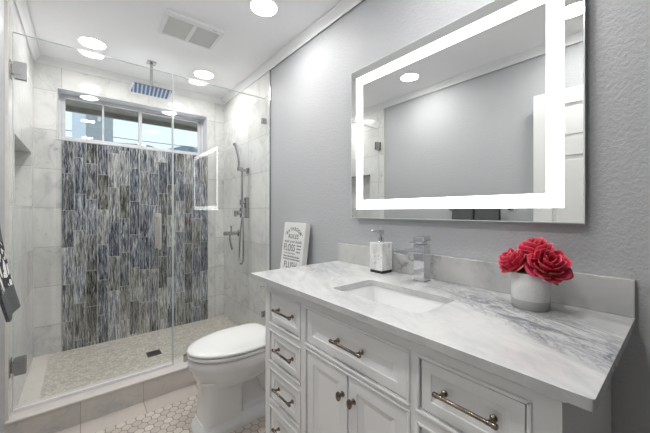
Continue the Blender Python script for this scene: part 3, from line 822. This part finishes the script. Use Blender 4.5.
# ------------------------------------------------------------------ faucet
fa = thing('faucet', 'square chrome waterfall faucet behind the sink', 'faucet', (1.095, 0.702, ZT))
fy0, fy1, fx0, fx1_ = 0.678, 0.726, 1.072, 1.120
MB().box(fx0 - 0.003, fx1_ + 0.003, fy0 - 0.003, fy1 + 0.003, ZT, ZT + 0.006, 0.001).build('base_plate', M['chrome'], fa)
MB().box(fx0, fx1_, fy0, fy1, ZT + 0.006, 1.048, 0.0015).build('tower', M['chrome'], fa)
m = MB()
ya, yb_ = fy0 + 0.001, fy1 - 0.001
m.loft([[Vector((x, y, z)) for y, z in ((ya, zl), (yb_, zl), (yb_, zh), (ya, zh))] for x, zl, zh in ((0.942, 1.0205, 1.0225), (0.946, 1.0180, 1.0245), (1.0, 1.0165, 1.030), (fx0, 1.012, 1.034))])
m.build('spout', M['chrome'], fa)
m = MB(); m.box(fx0 + 0.008, fx1_ - 0.008, fy0 + 0.008, fy1 - 0.008, 1.048, 1.060, 0.001)
hm = Matrix.Translation((1.10, 0.702, 1.060)) @ Matrix.Rotation(math.radians(-6), 4, 'Y')
m.box(-0.055, 0.028, -0.028, 0.028, 0.0, 0.005, 0.001, mat=hm)
m.box(-0.026, 0.024, -0.023, 0.023, 0.005, 0.020, 0.001, mat=hm)
m.build('lever_handle', M['chrome'], fa)

# ------------------------------------------------------------------ soap dispenser
def soap_mat():
    n = NT('white_marble_resin')
    c = marble_color(n, n.vmath('MULTIPLY', n.pos(), (1.0, 1.0, 0.55)), 0, base=(0.82, 0.82, 0.81), vein=(0.25, 0.25, 0.26), amount=1.3, scale=14.0)
    return n.set(c, 0.25)
sd = thing('soap_dispenser', 'square white marble soap pump bottle on black base by the backsplash', 'soap dispenser', (1.113, 0.937, ZT))
MB().box(1.080, 1.150, 0.900, 0.974, ZT, ZT + 0.013, 0.001).build('base', M['dark'], sd)
MB().box(1.078, 1.152, 0.898, 0.976, ZT + 0.013, ZT + 0.143, 0.002).build('bottle', soap_mat(), sd)
m = MB(); m.lathe([(0.016, 0), (0.016, 0.004), (0.013, 0.006), (0.013, 0.024), (0.005, 0.025), (0.005, 0.040)], (1.115, 0.937, ZT + 0.143), (0, 0, 1), 20)
m.build('collar', M['chrome'], sd, smooth=40)
m = MB(); m.box(1.103, 1.127, 0.926, 0.948, ZT + 0.181, ZT + 0.204, 0.002); m.box(1.052, 1.104, 0.930, 0.946, ZT + 0.194, ZT + 0.204, 0.002)
m.build('nozzle', M['chrome'], sd)

# ------------------------------------------------------------------ vase and roses
VX, VYc = 1.062, 0.304
def pot_mat():
    n = NT('white_speckled_ceramic')
    f = n.noise(n.pos(), 160.0, 2.0)
    return n.set(n.mix(n.ramp(f, [(0.55, 0.0), (0.75, 1.0)]), (0.74, 0.74, 0.73), (0.62, 0.62, 0.61)), 0.55)
po = thing('flower_pot', 'short round white pot with grey base band holding red roses', 'flower pot', (VX, VYc, ZT))
MB().lathe([(0.0492, 0.026), (0.0506, 0.028), (0.0522, 0.106), (0.0512, 0.108), (0.0488, 0.106), (0.0480, 0.090)], (VX, VYc, ZT), (0, 0, 1), 40, True, False).build('pot', pot_mat(), po, smooth=45)
MB().lathe([(0.0470, 0.0), (0.0492, 0.002), (0.0504, 0.0275)], (VX, VYc, ZT), (0, 0, 1), 40).build('base_band', plain('grey_glaze', (0.47, 0.47, 0.46), 0.5), po, smooth=45)
MB().lathe([(0.0465, 0.088), (0.0478, 0.092), (0.0478, 0.098)], (VX, VYc, ZT), (0, 0, 1), 30).build('filler', plain('dark_moss', (0.03, 0.035, 0.02), 0.9), po)
def rose_mat():
    n = NT('red_rose_petal')
    at = n.node('ShaderNodeAttribute'); at.attribute_name = 'tip'
    f = n.noise(n.obj(), 60.0, 3.0)
    c = n.mix(n.ramp(f, [(0.3, 0.0), (0.7, 1.0)]), (0.48, 0.016, 0.055), (0.73, 0.07, 0.14))
    c = n.mix(n.ramp(at.outputs['Fac'], [(0.15, 1.0), (0.45, 0.0)]), c, (0.75, 0.42, 0.16))
    c = n.mix(n.ramp(at.outputs['Fac'], [(0.95, 0.0), (1.0, 0.22)]), c, (0.80, 0.36, 0.22))
    n.set(c, 0.55, spec=0.3)
    n.put(n.b.inputs['Subsurface Weight'], 0.0)
    return n.m
M['rose'] = rose_mat()
M['leaf'] = plain('dark_green_leaf', (0.035, 0.075, 0.025), 0.6, var=0.25)
def rose(center, R, axis, seed, label, stem_to, yellow=False):
    rnd = random.Random(seed)
    t = thing('rose', label, 'flower', center, 'red roses in the white pot')
    bm = bmesh.new(); lay = bm.verts.layers.float.new('tip')
    ax = Vector(axis).normalized()
    Q = Vector((0, 0, 1)).rotation_difference(ax).to_matrix()
    N = 7
    layers = [(3, 0.26, 0.10, 0.90), (3, 0.44, 0.25, 0.90), (4, 0.66, 0.45, 0.80), (5, 0.86, 0.72, 0.60), (5, 1.02, 1.0, 0.26), (5, 1.10, 1.15, 0.0)]
    for li, (cnt, rad, opn, top) in enumerate(layers):
        for k in range(cnt):
            a0 = 2 * PI * (k + 0.37 * li) / cnt + rnd.uniform(-0.15, 0.15)
            span = 2 * PI / cnt * 0.78 * (1.15 if li < 3 else 1.0)
            rr = R * rad * rnd.uniform(0.93, 1.07); tp = R * (top + rnd.uniform(-0.07, 0.07))
            grid = []
            for i in range(N + 1):
                s = i / N                       # base to tip
                row = []
                for j in range(N + 1):
                    w = (j / N - 0.5) * 2      # -1..1 across
                    wid = span * (0.45 + 0.55 * math.sin(PI * min(1, s * 0.62 + 0.1)))
                    edge = 1 - 0.16 * (abs(w) ** 2.5)
                    ss = s * edge
                    r_ = rr * (0.12 + 0.88 * math.sin(ss * PI / 2) ** 0.85)
                    zz = -0.55 * R + (tp + 0.55 * R) * (ss ** 1.25)
                    curl = max(0, ss - 0.72) / 0.28
                    r_ += R * 0.13 * opn * curl ** 1.5
                    zz -= R * 0.15 * opn * curl ** 2
                    ruff = 0.035 * R * math.sin(w * 5 + li + k * 1.7) * s * s
                    ang = a0 + w * wid * 0.62
                    r_ = r_ * (1 - 0.10 * w * w * (1 - opn * 0.5)) + ruff
                    p = Q @ Vector((r_ * math.cos(ang), r_ * math.sin(ang), zz + ruff * 0.8))
                    v = bm.verts.new(p); v[lay] = s * (0.42 if yellow and li == 5 and k in (0, 1, 3) else 1.0)
                    row.append(v)
                grid.append(row)
            for i in range(N):
                for j in range(N):
                    bm.faces.new((grid[i][j], grid[i][j + 1], grid[i + 1][j + 1], grid[i + 1][j]))
    me = bpy.data.meshes.new('bloom'); bm.to_mesh(me); bm.free(); me.materials.append(M['rose'])
    for p in me.polygons: p.use_smooth = True
    o = bpy.data.objects.new('bloom', me); COL.objects.link(o); o.parent = t
    so_ = o.modifiers.new('thick', 'SOLIDIFY'); so_.thickness = 0.0007
    c = Vector(center); base = c - ax * R * 0.5
    MB().tube([base + ax * 0.004, base * 0.5 + Vector(stem_to) * 0.5, Vector(stem_to)], 0.003, 8).build('stem', M['leaf'], t, smooth=60)
    lf = MB()
    for k in range(6):
        a = 2 * PI * k / 6 + seed
        d = (Q @ Vector((math.cos(a), math.sin(a), -0.45))).normalized(); sdv = d.cross(ax).normalized()
        pts0 = [base + d * R * u_ - ax * 0.001 for u_ in (0.0, 0.4, 0.8, 1.05)]
        ws = (0.003, R * 0.26, R * 0.20, 0.0006)
        lf.loft([[p - sdv * w - ax * 0.001, p + ax * 0.002, p + sdv * w - ax * 0.001, p - ax * 0.001] for p, w in zip(pts0, ws)])
    lf.build('sepal', M['leaf'], t, smooth=60)
    return t
zt_ = ZT + 0.10
rose((1.034, 0.342, ZT + 0.136), 0.040, (-0.45, 0.50, 0.70), 3, 'leftmost red rose drooping over the pot rim with yellow outer petals', (VX - 0.012, VYc + 0.02, ZT + 0.095), True)
rose((1.084, 0.296, ZT + 0.164), 0.050, (-0.25, 0.10, 1.0), 11, 'topmost red rose at the back of the white pot', (VX + 0.012, VYc + 0.008, ZT + 0.095))
rose((1.042, 0.253, ZT + 0.139), 0.048, (-0.62, -0.32, 0.62), 23, 'largest red rose, facing forward at the right of the pot', (VX - 0.005, VYc - 0.018, ZT + 0.095))

# ------------------------------------------------------------------ lighted mirror on the right wall
mi = thing('lighted_mirror', 'large frameless rectangular mirror with a glowing white light band', 'mirror', (XR, 0.693, 1.148))
my0, my1, mz0, mz1 = 0.1946, 1.190, 1.148, 1.954
xm = XR - 0.030
MB().box(xm + 0.006, XR, my0 + 0.05, my1 - 0.05, mz0 + 0.05, mz1 - 0.05).build('back_housing', M['steel'], mi)
def frame_ring(y0, y1, z0, z1, w, xa, xb):
    q = MB()
    q.box(xa, xb, y0, y1, z0, z0 + w); q.box(xa, xb, y0, y1, z1 - w, z1)
    q.box(xa, xb, y0, y0 + w, z0 + w, z1 - w); q.box(xa, xb, y1 - w, y1, z0 + w, z1 - w)
    return q
b0 = (0.2430, 1.1480, 1.1965, 1.9080); bw = 0.0465
q = MB().box(xm, xm + 0.006, my0, my1, mz0, mz1); q.build('mirror_glass', M['mirror'], mi)
frame_ring(*b0, bw, xm - 0.0006, xm - 0.0001).build('light_band', M['band'], mi)
frame_ring(my0 - 0.0005, my1 + 0.0005, mz0 - 0.0005, mz1 + 0.0005, 0.0035, xm - 0.0004, xm + 0.006).build('polished_edge', M['edge'], mi)

# ------------------------------------------------------------------ towel bar, towels and open door on the left wall
tb = thing('towel_bar', 'wall towel bar on the left wall holding two towels', 'towel bar', (XL, 1.12, 1.215))
bxx = XL + 0.085
m = MB(); m.lathe([(0.008, 0), (0.008, 0.50)], (bxx, 0.88, 1.215), (0, 1, 0), 14); m.build('bar', M['steel'], tb, smooth=40)
for y in (0.885, 1.375):
    m = MB(); m.lathe([(0.024, 0), (0.024, 0.006), (0.010, 0.010), (0.010, 0.095)], (XL, y, 1.215), (1, 0, 0), 16); m.build('post', M['steel'], tb, smooth=40)
def towel_mat(pattern):
    n = NT('patterned_towel' if pattern else 'charcoal_towel')
    x, y, z = n.xyz()
    p = n.pos()
    fl = n.noise(p, 220.0, 2.0)
    dark = n.mix(fl, (0.055, 0.057, 0.06), (0.16, 0.165, 0.17))
    n.bump(fl, 0.5, 0.003)
    if not pattern:
        return n.set(dark, 0.95, spec=0.1)
    w = n.node('ShaderNodeTexVoronoi'); w.feature = 'DISTANCE_TO_EDGE'; n.put(w.inputs['Vector'], n.vec(y, n.math('MULTIPLY', z, 0.6), 0.0)); w.inputs['Scale'].default_value = 30.0
    leaf = n.math('LESS_THAN', w.outputs['Distance'], 0.10)
    leaf2 = n.math('GREATER_THAN', n.noise(n.vec(y, z, 0.0), 22.0, 2.0), 0.58)
    pat = n.mix(n.math('MAXIMUM', leaf, leaf2), (0.72, 0.72, 0.71), (0.05, 0.05, 0.055))
    hem = n.math('LESS_THAN', z, 0.965)
    band = n.math('GREATER_THAN', z, 1.095)
    c = n.mix(n.math('MAXIMUM', hem, band), pat, dark)
    return n.set(c, 0.95, spec=0.1)
def towel(y0, y1, zf, zb_, mat, label, flare):
    # cross-section in x,z draped over the bar; lofted along y, each with thickness
    def sec(y, k):
        wv = 0.003 * math.sin(y * 45)
        outer, inner = [], []
        th = 0.007
        f = [(zf + (1.215 - zf) * i / 8.0) for i in range(9)]
        for z in f: 
            t = (1.215 - z) / (1.215 - zf)
            outer.append((bxx + 0.018 + flare * t ** 1.6 + wv * t, z))
        for i in range(1, 6):
            a = PI * i / 6; outer.append((bxx + 0.018 * math.cos(a), 1.215 + 0.018 * math.sin(a)))
        for i in range(9): outer.append((bxx - 0.018 - 0.012 * i / 8.0, 1.215 - (1.215 - zb_) * i / 8.0))
        n_ = len(outer)
        for i, (a, b_) in enumerate(outer):
            if i < 9: inner.append((a - th, b_))
            elif i < 14:
                an = PI * (i - 8) / 6; inner.append((bxx + (0.018 - th) * math.cos(an), 1.215 + (0.018 - th) * math.sin(an)))
            else: inner.append((a + th, b_))
        return [Vector((a, y, b_)) for a, b_ in outer + inner[::-1]]
    q = MB().loft([sec(y0 + (y1 - y0) * i / 36.0, i) for i in range(37)])
    return tag(q.build('hand_towel', mat, smooth=60), label, 'towel', 'towels on the bar')
towel(1.135, 1.312, 0.893, 0.96, towel_mat(True), 'black and white patterned towel with dark hem at the left edge', 0.046)
towel(0.935, 1.118, 0.90, 0.95, towel_mat(False), 'charcoal towel on the bar, seen only in the mirror', 0.03)

dl = thing('door_1', 'white six panel door standing open, seen in the mirror', 'door', (XL + 0.06, 0.355, 0.012)); tag(dl, kind='structure')
DW, DH, DT = 0.76, 2.00, 0.035
m = MB()
st = 0.11
ys = [(-DW / 2 + st, -0.055), (0.055, DW / 2 - st)]
zr = [(0.24, 0.80), (0.98, 1.55), (1.66, 1.90)]
xa, xb2 = -DT / 2, DT / 2
m.box(xa, xb2, -DW / 2, -DW / 2 + st, 0, DH); m.box(xa, xb2, DW / 2 - st, DW / 2, 0, DH); m.box(xa, xb2, -0.055, 0.055, 0, DH)
zz = [0] + [v for r_ in zr for v in r_] + [DH]
for a, b_ in ys:
    for i in range(0, len(zz), 2): m.box(xa, xb2, a, b_, zz[i], zz[i + 1])
    for z0, z1 in zr:
        m.box(xa + 0.012, xb2 - 0.012, a, b_, z0, z1)
        m.box(xa + 0.004, xb2 - 0.004, a + 0.028, b_ - 0.028, z0 + 0.028, z1 - 0.028, 0.006)
DR = Matrix.Translation((XL + 0.075, 0.345, 0.012)) @ Matrix.Rotation(math.radians(-4), 4, 'Z')
lf = m.build('door_leaf', M['door'], None)
lf.parent = dl; lf.matrix_local = Matrix.Translation((0.01, -0.03, 0)) @ Matrix.Rotation(math.radians(-3), 4, 'Z')
m = MB(); m.lathe([(0.026, 0), (0.026, 0.006), (0.011, 0.012), (0.011, 0.030), (0.026, 0.036), (0.029, 0.050), (0.022, 0.062)], (DT / 2, DW / 2 - 0.06, 0.95), (1, 0, 0), 20)
kb = m.build('door_knob', M['steel'], None, smooth=40); kb.parent = lf
m = MB()
for z in (0.20, 1.0, 1.80): m.box(-0.030, 0.0, -DW / 2 - 0.012, -DW / 2, z - 0.045, z + 0.045, 0.002)
hg = m.build('door_hinge', M['steel'], None); hg.parent = lf
